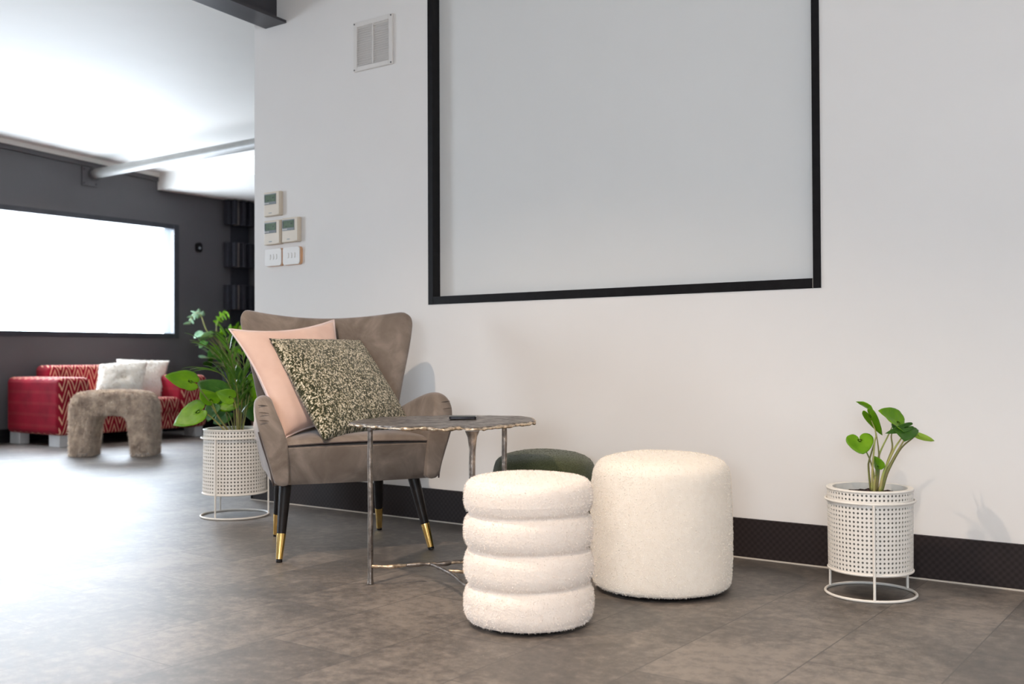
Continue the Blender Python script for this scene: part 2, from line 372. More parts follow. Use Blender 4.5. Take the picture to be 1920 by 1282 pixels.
# pipe across the far room
t = thing('ceiling_pipe', 'grey round pipe running under white ceiling above the window', 'pipe', (LEFTX, 5.60, 2.52))
MB().tube([(LEFTX+.03, 5.615, 2.505), (-2.6, 5.615, 2.505)], .046, 24).build('pipe_tube', m_pipe, t, angle=40)
mb = MB().box(LEFTX, LEFTX+.014, 5.50, 5.665, 2.385, 2.565).tube([(LEFTX+.014, 5.615, 2.505), (LEFTX+.06, 5.615, 2.505)], .056, 20)
br_ = mb.build('wall_bracket', m_dark, t, angle=40, bevel=.003)
for (yy, zz) in ((5.52, 2.41), (5.52, 2.54), (5.645, 2.41)):
    MB().tube([(LEFTX+.01, yy, zz), (LEFTX+.022, yy, zz)], .008, 6).build('bolt', m_beam, br_, angle=40)

# downlights
VIS = fl(148, 255, 2.685)
dl = [(VIS.x, VIS.y, 30)]+LAMPS
for i, (x, y, p) in enumerate(dl):
    z = CEIL(y)
    if i == 0: lab, g = 'small glowing recessed light in the white ceiling of the far room', None
    else: lab, g = 'unseen round white downlight placed in the sloping ceiling to light the room', 'recessed ceiling downlights'
    t = thing('recessed_downlight', lab, 'ceiling light', (x, y, z), g)
    MB().lathe((x, y, z-.006), [(.040, 0), (.052, 0), (.055, .004), (.055, .016), (.040, .016), (.040, 0)], 32, cap=False).build('lamp_rim', m_white, t, angle=40)
    MB().lathe((x, y, z-.004), [(.040, 0), (.040, .010)], 24).build('lamp_face', m_lampface, t, angle=40)
    spot((x, y, z-.03), p, .6 if i else .8)

# ------------------------------------------------------------------ wall fittings
YF = FRONTY
t = thing('wall_vent', 'square white louvred vent high on the white wall', 'vent', (-3.45, YF, 2.135))
x0, x1, z0, z1 = -3.578, -3.322, 2.135, 2.375
mb = MB()
for b in [(x0, x0+.024, z0, z1), (x1-.024, x1, z0, z1), (x0+.024, x1-.024, z0, z0+.024), (x0+.024, x1-.024, z1-.024, z1)]: mb.box(b[0], b[1], YF-.012, YF, b[2], b[3])
mb.build('vent_frame', m_white, t, smooth=False, bevel=.002, bseg=1)
MB().box(-3.454, -3.446, YF-.011, YF-.001, z0+.024, z1-.024).build('center_bar', m_white, t, smooth=False)
mb = MB(); ns = 17
for i in range(ns):
    z = z0+.03+i*(z1-z0-.06)/(ns-1)
    mb.hexa([(x0+.024, YF-.011, z-.005), (x1-.024, YF-.011, z-.005), (x1-.024, YF-.0045, z+.002), (x0+.024, YF-.0045, z+.002),
             (x0+.024, YF-.010, z-.003), (x1-.024, YF-.010, z-.003), (x1-.024, YF-.0035, z+.004), (x0+.024, YF-.0035, z+.004)])
mb.build('louvre', m_white, t, smooth=False)
MB().box(x0+.02, x1-.02, YF-.003, YF-.0005, z0+.02, z1-.02).build('backing', m_white, t, smooth=False)
for xx in (x0+.008, x1-.008):
    for zz in (z0+.008, z1-.008): MB().tube([(xx, YF-.011, zz), (xx, YF-.014, zz)], .0038, 10).build('screw', m_beam, t, angle=40)

def thermostat(xa, za, lab):
    t = thing('thermostat', lab, 'thermostat', (xa+.064, YF, za), 'wall thermostats')
    w_, h_ = .127, .126; x0, z0 = xa, za
    mb = MB().box(x0, x0+w_, YF-.022, YF, z0, z0+h_); mb.build('body', m_cream, t, bevel=.004)
    MB().box(x0+.100, x0+w_-.004, YF-.026, YF-.020, z0+.004, z0+h_-.004).build('side_cover', m_cream, t, bevel=.002)
    MB().box(x0+.006, x0+.098, YF-.025, YF-.020, z0+.060, z0+h_-.010).build('bezel', m_lcdgrey, t, bevel=.002)
    l = MB().box(x0+.014, x0+.094, YF-.027, YF-.024, z0+.074, z0+h_-.016).build('display', m_lcd, t, smooth=False)
    mb = MB().box(x0+.012, x0+.019, YF-.0278, YF-.0265, z0+.074, z0+h_-.018)
    for (dx, dz, a, b) in ((.074, .088, .004, .010), (.081, .090, .003, .008), (.035, .080, .012, .003), (.055, .100, .010, .002)):
        mb.box(x0+dx, x0+dx+a, YF-.0278, YF-.0265, z0+dz, z0+dz+b)
    mb.build('digits', m_lcdk, l, smooth=False)
    for k in range(3): MB().box(x0+.012+.012*k, x0+.020+.012*k, YF-.0268, YF-.0245, z0+.064, z0+.069).build('button', m_white, t, smooth=False)
    MB().box(x0+.040, x0+.062, YF-.0228, YF-.0215, z0+.014, z0+.018).build('mark', m_lcdgrey, t, smooth=False)
thermostat(-4.222, 1.482, 'cream thermostat alone above the other two')
thermostat(-4.221, 1.333, 'cream thermostat lower left, directly under the topmost one')
thermostat(-4.084, 1.337, 'cream thermostat on the right of the lower pair')
def rrect(mb, x0, x1, z0, z1, y0, y1, r, n=6):
    pts = []
    for (cx, cz, a0) in ((x1-r, z1-r, 0), (x0+r, z1-r, PI/2), (x0+r, z0+r, PI), (x1-r, z0+r, 1.5*PI)):
        for k in range(n+1): a = a0+k/n*PI/2; pts.append((cx+r*math.cos(a), cz+r*math.sin(a)))
    m = len(pts); vs = [(p[0], y, p[1]) for y in (y0, y1) for p in pts]
    return mb.add(vs, [tuple(range(m-1, -1, -1)), tuple(range(m, 2*m))]+[(k, (k+1) % m, m+(k+1) % m, m+k) for k in range(m)])
def switch(xa, za, lab):
    t = thing('light_switch', lab, 'light switch', (xa+.065, YF, za), 'rounded light switches')
    rrect(MB(), xa, xa+.13, za, za+.092, YF-.014, YF, .016).build('surround', m_orange, t, angle=40)
    rrect(MB(), xa, xa+.126, za+.001, za+.092, YF-.019, YF-.0135, .015).build('face_plate', m_white, t, bevel=.0015, angle=40)
    for k in range(3):
        rrect(MB(), xa+.030+k*.024, xa+.046+k*.024, za+.034, za+.062, YF-.0215, YF-.0185, .006).build('toggle', m_white, t, bevel=.001, angle=40)
switch(-4.217, 1.221, 'white three-gang light switch below thermostats, left one')
switch(-4.080, 1.221, 'white three-gang light switch with amber edge, right one')

# framed pale screen
t = thing('wall_screen', 'large blank pale grey screen in black frame on white wall', 'screen', (-2.19, YF, .988))
X0, X1, Z0, Z1 = -3.109, -1.275, .988, 2.60
MB().box(X0+.01, X1-.01, YF+.046, YF+.052, Z0+.01, Z1-.01).build('screen_panel', m_panel, t, smooth=False)
MB().box(X0, X0+.030, YF-.006, YF+.07, Z0, Z1).build('left_frame', m_black, t, bevel=.0015, bseg=1, smooth=False)
MB().box(X1-.028, X1, YF-.006, YF+.07, Z0+.001, Z1).build('right_frame', m_black, t, bevel=.0015, bseg=1, smooth=False)
MB().box(X0+.030, X1-.030, YF-.005, YF+.07, Z0, Z0+.036).build('bottom_frame', m_black, t, bevel=.0015, bseg=1, smooth=False)
MB().box(X0+.030, X1-.028, YF-.005, YF+.07, Z1-.036, Z1).build('top_frame', m_black, t, bevel=.0015, bseg=1, smooth=False)
mb = MB().box(X1-.0300, X1-.028, YF-.0045, YF+.06, Z0+.001, Z0+.035); mb.build('frame_joint', m_liner, t, smooth=False)

# dark wall device beyond the window
p = onX(371, 464, LEFTX)
t = thing('wall_sensor', 'small black rounded wall fitting right of the bright window', 'wall fitting', (LEFTX, p.y, p.z-.05))
mb = MB(); rrect(mb, -.035, .035, -.052, .05, 0, .03, .03); mb.xf(lambda v: Vector((LEFTX+v.y, p.y+v.x, p.z+v.z))).build('housing', m_black, t, angle=40)
MB().tube([(LEFTX+.028, p.y, p.z-.008), (LEFTX+.036, p.y, p.z-.008)], .014, 16).build('lens', m_lcdgrey, t, angle=40)

# acoustic diffuser blocks in the corner
tops = [2.44, 1.986, 1.53, 1.075]
names = ['topmost dark fluted acoustic block in the far corner under ceiling', 'second dark fluted acoustic block from the ceiling in far corner',
         'third dark fluted acoustic block, just above the plant fronds', 'lowest dark fluted acoustic block behind the tall dark-potted plant']
MB().box(LEFTX, LEFTX+.02, 7.246, 7.478, .10, 2.44).build('backing_board', m_diff, smooth=False)
tag(bpy.data.objects['backing_board'], 'dark narrow board behind the acoustic blocks in far corner', 'panel')
for z, nm in zip(tops, names):
    t = thing('acoustic_block', nm, 'acoustic panel', (LEFTX, 7.3, z-.27), 'fluted acoustic blocks')
    MB().box(LEFTX+.02, LEFTX+.045, 7.139, 7.478, z-.268, z-.001).build('base_plate', m_diff, t, smooth=False)
    for k, d in enumerate((.05, .10, .07, .12, .06, .11, .08)):
        y = 7.141+k*.048
        MB().box(LEFTX+.045, LEFTX+.045+d, y, y+.036, z-.266, z-.003).build('fin', m_diff if k % 2 else m_slat if k in (2,) else m_diff, t, smooth=False)
t = thing('slatted_panel', 'grey brown vertical slats on the far wall beside acoustic blocks', 'wall panel', (-8.4, FARY, .12))
MB().box(-8.93, -7.6, FARY-.01, FARY, .12, 2.24).build('panel_back', m_diff, t, smooth=False)
for k in range(11):
    MB().box(-8.91+k*.12, -8.91+k*.12+.07, FARY-.04, FARY-.01, .12, 2.24).build('slat', m_slat, t, smooth=False)

# ------------------------------------------------------------------ fabric helpers
def strands(mb, pts, length, width, lay=(0, 0, -.3), rr=rnd, jitter=.6):
    for (p, nrm) in pts:
        p = Vector(p); nrm = Vector(nrm)
        d = (nrm + Vector((rr.gauss(0, jitter), rr.gauss(0, jitter), rr.gauss(0, jitter))) + Vector(lay)).normalized()
        if d.dot(nrm) < .1: d = (d+nrm*.5).normalized()
        L = length*rr.uniform(.6, 1.2); s = d.cross(Vector((rr.random()-.5, rr.random()-.5, rr.random()-.5))).normalized()*width*.5
        mid = p+d*L*.5; tip = p+d*L+Vector((0, 0, -L*.25))
        mb.add([p-s, p+s, mid+s*.8, mid-s*.8, tip], [(0, 1, 2, 3), (3, 2, 4)])
def sample_mesh(v, f, n, rr=rnd):
    v = np.array(v); tri = []
    for q in f:
        for k in range(1, len(q)-1): tri.append((q[0], q[k], q[k+1]))
    tri = np.array(tri); A, B, C_ = v[tri[:, 0]], v[tri[:, 1]], v[tri[:, 2]]
    nn = np.cross(B-A, C_-A); ar = np.linalg.norm(nn, axis=1)+1e-12
    rg = np.random.default_rng(rr.randint(0, 9999)); idx = rg.choice(len(tri), n, p=ar/ar.sum())
    a, b = rg.random(n), rg.random(n); m = a+b > 1; a[m], b[m] = 1-a[m], 1-b[m]
    P = A[idx]+(B-A)[idx]*a[:, None]+(C_-A)[idx]*b[:, None]; N = nn[idx]/ar[idx][:, None]
    return P, N

# ------------------------------------------------------------------ cushions
def cushion(name, cs, thick, material, parent=None, N=28, pinch=.07, puff=1.0, uvs=1, back=None, sag=0, wr=0, push=None):
    BL, BR, TR, TL = [Vector(c) for c in cs]
    nrm = ((BR-BL).cross(TL-BL)).normalized()
    if nrm.dot(CAM-BL) < 0: nrm = -nrm
    mb = MB(); uv = []
    for sgn in (1, -1):
        for j in range(N+1):
            for i in range(N+1):
                a, b = i/N*2-1, j/N*2-1
                a2 = a*(1-pinch*(1-b*b)*abs(a)); b2 = b*(1-pinch*(1-a*a)*abs(b))
                s, t_ = (a2+1)/2, (b2+1)/2
                p = BL*(1-s)*(1-t_)+BR*s*(1-t_)+TR*s*t_+TL*(1-s)*t_
                e = max(0, (1-a*a)*(1-b*b))**.42
                h = thick/2*e*puff*(1-.15*b)
                if wr: h += wr*noise.noise(Vector((a*2.2, b*2.2, 3.1*sgn)))*e + wr*.6*noise.noise(Vector((a*5, b*1.6, 7.7*sgn)))*e
                if push and sgn > 0: h += push(a, b)
                p = p + nrm*(sgn*h)
                mb.v.append(tuple(p)); uv.append((i/N*uvs, j/N*uvs))
    M1 = N+1
    for s in (0, 1):
        o = s*M1*M1
        for j in range(N):
            for i in range(N):
                q = (o+j*M1+i, o+j*M1+i+1, o+(j+1)*M1+i+1, o+(j+1)*M1+i); mb.f.append(q if s == 0 else q[::-1])
    mb.uv = uv
    return mb, nrm
def weld_build(mb, name, material, parent=None):
    o = mb.build(name, material, parent)
    bm = bmesh.new(); bm.from_mesh(o.data); bmesh.ops.remove_doubles(bm, verts=bm.verts, dist=.0004)
    bmesh.ops.recalc_face_normals(bm, faces=bm.faces); bm.to_mesh(o.data); bm.free(); return o

# ------------------------------------------------------------------ ARMCHAIR
CO = Vector((-3.007, 2.961, 0)); ang = math.radians(-31)
cv = Vector((math.cos(ang), math.sin(ang), 0)); cu = Vector((-cv.y, cv.x, 0))
def CL(u, v, z): return CO+cu*u+cv*v+Vector((0, 0, z))
def cx(v): return CL(v.x, v.y, v.z)
chair = thing('wing_armchair', 'taupe velvet wing armchair with black legs and brass tips', 'armchair', CO)
# seat base
prof = [(.30, .275), (.34, .282), (.348, .34), (.35, .418)]
mb = MB(); nu = 24
def seat_front(s): return .262 - .018*s*s
vs = []; rows = []
zs = [.274, .276, .295, .34, .39, .414, .420]; ins = [.03, .006, 0, -.004, -.008, -.006, .004]
for z, d in zip(zs, ins):
    row = []
    for k in range(nu+1):
        s = k/nu*2-1; row.append((s*(.322-d+.012*(z-.275)/.14), seat_front(s)-d+.02*(z-.275)/.14, z))
    for k in range(nu, -1, -1):
        s = k/nu*2-1; row.append((s*(.255-d), -.255+d, z))
    rows.append(row)
L_ = len(rows[0])
for r in rows: mb.v += r
for i in range(len(rows)-1):
    for k in range(L_): mb.f.append((i*L_+k, i*L_+(k+1) % L_, (i+1)*L_+(k+1) % L_, (i+1)*L_+k))
mb.f.append(tuple(range(L_))); mb.f.append(tuple((len(rows)-1)*L_+k for k in range(L_)))
mb.xf(cx).build('seat_base', m_velvet, chair, angle=60)
# seat cushion: domed pad
mb = MB(); N = 26
for j in range(N+1):
    for i in range(N+1):
        a, b = i/N*2-1, j/N*2-1
        e = max(0, 1-a**4)**.5*max(0, 1-b**6)**.5
        vfr = seat_front(a)+.022
        mb.v.append((a*.318, -.20+(vfr+.20)*(b+1)/2 + (.004 if b > .9 else 0), .418+.030*e+.012*(1-a*a)))
    
for j in range(N):
    for i in range(N): mb.f.append((j*(N+1)+i, j*(N+1)+i+1, (j+1)*(N+1)+i+1, (j+1)*(N+1)+i))
k0 = len(mb.v)
mb.xf(cx).build('seat_cushion', m_velvet, chair)
pts = [CL(s*.330, seat_front(s)+.024, .419+.012*(1-s*s)) for s in [k/20*2-1 for k in range(21)]]
MB().tube(pts, .0026, 8).build('seat_piping', m_seam, chair)
# backrest
mb = MB(); NU, NZ = 30, 22
wt = [(.30, .265), (.46, .283), (.56, .30), (.675, .322), (.80, .350), (.90, .370), (.96, .378)]
def vback(s, z): return -.135-.34*(z-.42)+.115*smooth01((z-.4)/.5)*abs(s)**3.2
for layer in (0, 1):
    for j in range(NZ+1):
        for i in range(NU+1):
            s = i/NU*2-1; tt = j/NZ
            ztop = .918+.036*abs(s)**1.8 - .028*max(0, (abs(s)-.92)/.08)**1.6
            z = .30+(ztop-.30)*tt
            wz = lerp_tab(wt, z) - .010*max(0, (tt-.955)/.045)**1.5
            v_ = vback(s, z); th = .085-.020*tt
            er = max(abs(s)-.93, 0)/.07; et = max(tt-.95, 0)/.05
            rnd_ = min(1, (er**2+et**2)**.5)
            if layer == 0: v_ -= .028*rnd_**2
            else: v_ = v_-th+.018*rnd_**2
            mb.v.append((s*wz, v_, z))
W_ = NU+1; T_ = W_*(NZ+1)
for j in range(NZ):
    for i in range(NU):
        q = (j*W_+i, j*W_+i+1, (j+1)*W_+i+1, (j+1)*W_+i); mb.f.append(q); mb.f.append(tuple(x+T_ for x in q[::-1]))
per = [i for i in range(NU)]+[j*W_+NU for j in range(NZ)]+[NZ*W_+i for i in range(NU, 0, -1)]+[j*W_ for j in range(NZ, 0, -1)]
for a, b in zip(per, per[1:]+per[:1]): mb.f.append((a, b, b+T_, a+T_))
mb.xf(cx).build('backrest', m_velvet, chair, sub=1)
# piping round the rear rim of backrest
pts = []
for idx in per[NU:NU+NZ+NU+NZ]: pts.append(Vector(mb.v[idx+T_])*.5+Vector(mb.v[idx])*.5)
# arms
zt = [(-.27, .50), (-.20, .515), (-.10, .545), (0, .578), (.10, .603), (.16, .612), (.20, .608), (.235, .592), (.262, .56), (.278, .51), (.284, .45)]
for sg in (-1, 1):
    mb = MB(); stations = [-.27, -.24, -.18, -.10, -.02, .06, .12, .17, .205, .235, .256, .271, .281, .286]
    NP = None; rings = []
    for v_ in stations:
        zt_ = lerp_tab(zt, v_) if v_ < .284 else .44
        fr = smooth01((v_-.10)/.18)
        zb = .276
        k = max(0, (v_-.262)/.024); sh = 1-.12*k*k
        outer_top = .372+.014*fr; 
        H = zt_-zb; ring = []
        def oz(z): return .318+(outer_top-.318)*smooth01((z-zb)/.30)**.8
        inner_top = outer_top-.070
        def iz(z): return .262+(inner_top-.262)*smooth01((z-.40)/.2)
        R_ = .034
        for z in [zb, zb+.02, zb+H*.25, zb+H*.5, zb+H*.75, zt_-R_]: ring.append((oz(z) if z > zb+.01 else oz(z)-.012, z))
        oo, ii = oz(zt_-R_), iz(zt_-R_); cxm = (oo+ii)/2; hw = (oo-ii)/2
        for a in (25, 55, 90, 125, 155): ring.append((cxm+hw*math.cos(math.radians(a)), zt_-R_+R_*math.sin(math.radians(a))))
        for z in [zt_-R_, zb+H*.75, zb+H*.5, zb+H*.25, zb+.02, zb]: ring.append((iz(z), z))
        cxr = sum(q[0] for q in ring)/len(ring)
        ring = [((q[0]-cxr)*sh+cxr, q[1]) for q in ring]
        tp_ = 1-.13*smooth01((.22-v_)/.49)
        rings.append([(sg*q[0]*tp_, v_, q[1]) for q in ring])
    m_ = len(rings[0])
    for r in rings: mb.v += r
    for i in range(len(rings)-1):
        for k in range(m_): mb.f.append((i*m_+k, i*m_+(k+1) % m_, (i+1)*m_+(k+1) % m_, (i+1)*m_+k))
    mb.f.append(tuple(range(m_-1, -1, -1))); mb.f.append(tuple((len(rings)-1)*m_+k for k in range(m_)))
    mb.xf(cx); arm = mb.build('armrest', m_velvet, chair, sub=1)
    # piping down the outer front edge
    pts = []
    for z in [.277+.02*k for k in range(11)]:
        zz = min(z, .565); 
        uo = .318+(.386-.318)*smooth01((zz-.276)/.30)**.8
        pts.append(CL(sg*(uo+.001), .266-.03*max(0, (zz-.48)/.08)**2, zz))
    MB().tube(pts, .003, 6).build('arm_piping', m_seam, arm)
    # pleats: short velvet folds at the arm front, crease shade put into the colour
    for k, (zz, dv) in enumerate(((.574, .250), (.548, .270), (.520, .277))):
        pts = [CL(sg*(.372-.045*q), dv+.0015-.003*q*q, zz-.006*q*q) for q in (0, .25, .5, .8)]
        MB().tube(pts, [.0008, .002, .0016, .0004], 6).build('pleat', m_fold_shade, arm)
# legs
for (bu, bv, tu, tv) in ((-.301, .277, -.262, .200), (.288, .268, .235, .200), (.227, -.261, .205, -.20), (-.213, -.285, -.205, -.21)):
    b, tp = CL(bu, bv, 0), CL(tu, tv, .285)
    P_ = lambda q: b+(tp-b)*q
    leg = MB().tube([P_(.34), P_(.7), P_(1)], [.0165, .0205, .0235], 20).build('leg', m_leg, chair, angle=40)
    MB().tube([P_(.035), P_(.33), P_(.345)], [.0118, .0172, .0172], 20).build('brass_tip', m_brass, leg, angle=40)
    MB().tube([P_(0)+Vector((0, 0, .001)), P_(.036)], [.0115, .0118], 16).build('foot_pad', m_leg, leg, angle=40)

# cushions on the chair
def solve_depths(): pass
g = [CL(-.122, .215, .452), CL(.285, -.005, .470), CL(.128, -.235, .813), CL(-.280, -.025, .820)]
mb, nr = cushion('x', [fl(607, 826, .440), at(770, 797, depth_of(CL(.285, -.005, .47))), at(676, 637, depth_of(CL(.13, -.23, .81))), at(504, 634, depth_of(CL(-.28, -.03, .82)))],
                 .13, m_knit, N=40, pinch=.035, wr=.006)
mb2 = MB(); P_, N_ = sample_mesh(mb.v, mb.f, 9000)
o = weld_build(mb, 'tweed_cushion', m_knit)
tag(o, 'green and cream knitted tweed cushion leaning in the taupe armchair', 'cushion')
pk = [CL(-.275, .215, .448), CL(.15, .0, .46), CL(.02, -.22, .90), CL(-.44, .0, .855)]
mb, nr = cushion('x', [at(530, 824, depth_of(CL(-.27, .185, .45))), CL(.10, -.04, .475), at(626, 600, depth_of(CL(.0, -.27, .89))), at(430, 617, depth_of(CL(-.43, -.06, .85)))],
                 .105, m_pink, N=36, pinch=.13, wr=.014)
t = thing('pink_cushion', 'plain blush pink velvet cushion behind the tweed cushion in armchair', 'cushion', CL(-.1, .1, .45))
rim = []; NN = 36; Q = NN+1
for i in range(NN): rim.append(Vector(mb.v[i]))
for j in range(NN): rim.append(Vector(mb.v[j*Q+NN]))
for i in range(NN, 0, -1): rim.append(Vector(mb.v[NN*Q+i]))
for j in range(NN, 0, -1): rim.append(Vector(mb.v[j*Q]))
weld_build(mb, 'cushion_cover', m_pink, t)
MB().tube(rim, .004, 6, True).build('piping', m_pinkp, t)

# ------------------------------------------------------------------ SIDE TABLE
TZ = .530
near = [(656, 794), (676, 797), (700, 800), (730, 801), (760, 804), (795, 802), (830, 804), (858, 802), (885, 805), (915, 802), (946, 799), (975, 795), (1000, 793)]
out = [fl(x, y+rnd.uniform(-.8, .8), TZ-.006) for x, y in near]
far = [(-2.02, 2.90), (-2.09, 2.985), (-2.16, 3.02), (-2.25, 3.00), (-2.33, 2.98), (-2.42, 2.94), (-2.47, 2.86), (-2.53, 2.79), (-2.56, 2.70), (-2.53, 2.62), (-2.52, 2.53), (-2.47, 2.46)]
out += [Vector((x-.054, y+.072, TZ)) for x, y in far]
ol = bez([(p.x, p.y, TZ) for p in out]+[(out[0].x, out[0].y, TZ)], 8)[:-1]
cen = Vector((-2.20, 2.68, TZ))
ol = [cen+(p-cen)*(1+.022*noise.noise(p*23)+.014*noise.noise(p*61)) for p in ol]
table = thing('side_table', 'cast metal side table with jagged organic top and thin legs', 'side table', (-2.15, 2.6, 0))
mb = MB(); nO = len(ol); rr_ = [1, .97, .85, .6, .3]
for zt_ in (1, 0):
    for q in rr_:
        for p in ol:
            x = cen+(p-cen)*q; z = TZ+.0015*noise.noise(x*18)+(0 if zt_ else -.010) + (.001 if q == 1 else 0)*0
            if zt_ == 0 and q == 1: z -= .004*abs(noise.noise(p*40))
            if zt_ == 1 and q == 1: z -= .002
            mb.v.append((x.x, x.y, z))
K = len(rr_)
for s in (0, 1):
    o_s = s*K*nO
    for k in range(K-1):
        for i in range(nO): mb.f.append((o_s+k*nO+i, o_s+k*nO+(i+1) % nO, o_s+(k+1)*nO+(i+1) % nO, o_s+(k+1)*nO+i))
    mb.f.append(tuple(o_s+(K-1)*nO+i for i in range(nO)))
top = None
for i in range(nO): mb.f.append((i, (i+1) % nO, K*nO+(i+1) % nO, K*nO+i))
top = mb.build('table_top', m_cast, table, angle=50)
# bright, lumpy molten rim
mb = MB(); rimp = []; rimr = []
for i in range(0, nO):
    p = ol[i]; rimp.append(Vector((p.x, p.y, TZ-.008+.003*noise.noise(p*45)))); rimr.append(.0050+.006*max(-.6, noise.noise(p*38)))
mb.tube(rimp, rimr, 7, True); mb.build('rim', m_castedge, top)
L1 = Vector((-2.395, 2.488, 0)); L2 = Vector((-1.945, 2.462, 0)); L2.y += .0; L3 = Vector((-2.12, 2.862, 0))
for nm, L, r in (('a', L1, .0088), ('b', L2, .0098), ('c', L3, .0092)):
    pts = [Vector((L.x, L.y, .002)), Vector((L.x, L.y, .008)), Vector((L.x, L.y, .02))]+[Vector((L.x+.0025*noise.noise(Vector((z*9, L.x, 0))), L.y+.002*noise.noise(Vector((z*9, L.y, 5))), z)) for z in [.06+.045*k for k in range(10)]]+[Vector((L.x, L.y, TZ-.024)), Vector((L.x, L.y, TZ-.006))]
    rs = [r*1.25, r*1.15, r]+[r*(1+.10*noise.noise(Vector((k*3.1, L.x*9, 0)))) for k in range(10)]+[r, r*1.1]
    if nm == 'b': rs[-2] = r*1.5; rs[-1] = r*2.3
    MB().tube(pts, rs, 14).build('leg', m_cast, table, angle=60)
def branch(pts, r, m, name='stretcher'):
    P = bez(pts, 8); MB().tube([p+Vector((0, 0, .002*noise.noise(p*40))) for p in P], [r*(1+.5*noise.noise(p*47)) for p in P], 9).build(name, m, table)
zz = .06
J = fl(800, 1057, zz)
branch([(L1.x, L1.y, zz), fl(728, 1062, zz), fl(762, 1059, zz)], .0058, m_castedge)
branch([fl(760, 1059, zz), J, fl(835, 1056, zz), fl(862, 1052, zz), (L3.x-.01, L3.y-.02, zz), (L3.x, L3.y, zz)], .0068, m_cast)
branch([fl(808, 1057, zz), fl(828, 1066, zz), fl(850, 1078, zz), fl(873, 1097, zz), (L2.x-.005, L2.y, zz)], .0062, m_cast)
branch([fl(842, 1070, zz), fl(860, 1071, zz), fl(880, 1071, zz), (L3.x+.04, L3.y-.12, zz)], .0058, m_castedge)
branch([fl(832, 1056, zz), fl(856, 1054, zz), fl(874, 1053, zz)], .005, m_castedge)
# phone
pc = fl(868, 787, TZ+.002)
dirp = (fl(895, 784, TZ)-fl(841, 787, TZ)); dirp.z = 0; dirp = Rv.copy(); dirp.z = 0; dirp.normalize(); dper = Vector((-dirp.y, dirp.x, 0))
pc = fl(868, 784.5, TZ+.003)
mb = MB(); rrect(mb, -.047, .047, -.036, .036, 0, .0085, .008)
mb.v = [tuple(Vector((pc.x, pc.y, pc.z+v[1]))+dirp*v[0]+dper*v[2]) for v in mb.v]
ph_ = thing('phone', 'small black phone lying on the jagged metal table top', 'phone', (pc.x, pc.y, pc.z))
mb.build('phone_body', m_phone, ph_, bevel=.0015, angle=40)
mb = MB(); rrect(mb, -.044, .044, -.033, .033, .0086, .0092, .006)
mb.v = [tuple(Vector((pc.x, pc.y, pc.z+v[1]))+dirp*v[0]+dper*v[2]) for v in mb.v]; mb.build('screen_glass', m_lcdk, ph_, angle=40)

# ------------------------------------------------------------------ OTTOMANS
def ottoman(name, c, prof, material, label, fuzz=0, flen=.005, base=True):
    t = thing(name, label, 'ottoman', (c[0], c[1], 0))
    # resample profile smoothly
    P = bez([(r, 0, z) for r, z in prof], 6); pr = [(max(p.x, .0005), p.z) for p in P]
    mb = MB().lathe((c[0], c[1], 0), pr, 96)
    mb.v = [tuple(Vector(v)+Vector((v[0]-c[0], v[1]-c[1], 0))*.012*noise.noise(Vector(v)*9)+Vector((0, 0, .004*noise.noise(Vector(v)*7))) if v[2] > .02 else v) for v in mb.v]
    if fuzz:
        P_, N_ = sample_mesh(mb.v, mb.f, fuzz)
        cc = np.array([c[0], c[1], .15]); s_ = np.sign(((P_-cc)*N_).sum(1)); 
        keep = (P_[:, 2] > .012)
        pts = [(P_[i], N_[i]*(s_[i] or 1)) for i in range(len(P_)) if keep[i]]
        strands(mb, pts, flen, .0016, (0, 0, .0), jitter=.9)
    mb.build('cover', material, t, recalc=False)
    r0 = prof[0][0]
    if base: MB().lathe((c[0], c[1], 0), [(r0*.2, .001), (r0*.97, .001), (r0*.99, .010), (r0*.2, .010)], 64).build('base_disc', m_leg, t, angle=40)
    return t
R1 = .182
prof = [(.150, .008), (.168, .012)]
hz = [.010, .115, .213, .310, .413]
for i in range(4):
    a, b = hz[i], hz[i+1]; h = b-a
    if i < 3: prof += [(R1-.006, a+.012), (R1, a+.030), (R1+.001, a+h*.5), (R1, b-.030), (R1-.006, b-.012), (R1-.014, b-.003), (R1-.0145, b+.003)]
    else: prof += [(R1-.006, a+.012), (R1-.001, a+.028), (R1, a+h*.35), (R1-.001, a+h*.62), (R1-.008, b-.020), (R1-.022, b-.008), (R1-.05, b-.002), (.09, b+.004), (.04, b+.006), (.0, b+.006)]
ottoman('tiered_ottoman', (-1.692, 2.397), prof, m_teddy, 'small ivory ottoman stacked in four padded rings, nearest the camera', 26000, .005)
prof = [(.19, .012), (.212, .016), (.222, .035), (.226, .10), (.227, .2), (.225, .30), (.221, .365), (.212, .395), (.190, .416), (.14, .430), (.07, .438), (.0, .440)]
ottoman('round_ottoman', (-1.586, 2.989), prof, m_boucle, 'large smooth cream boucle drum ottoman with slightly domed top', 30000, .004)
prof = [(.15, .008), (.185, .015), (.203, .05), (.206, .11), (.203, .17), (.186, .205), (.183, .212), (.196, .235), (.199, .275), (.196, .315), (.180, .352), (.14, .374), (.08, .385), (.0, .388)]
ottoman('green_ottoman', (-2.252, 3.296), prof, m_green, 'olive green round ottoman half hidden behind the cream ones', 12000, .003)

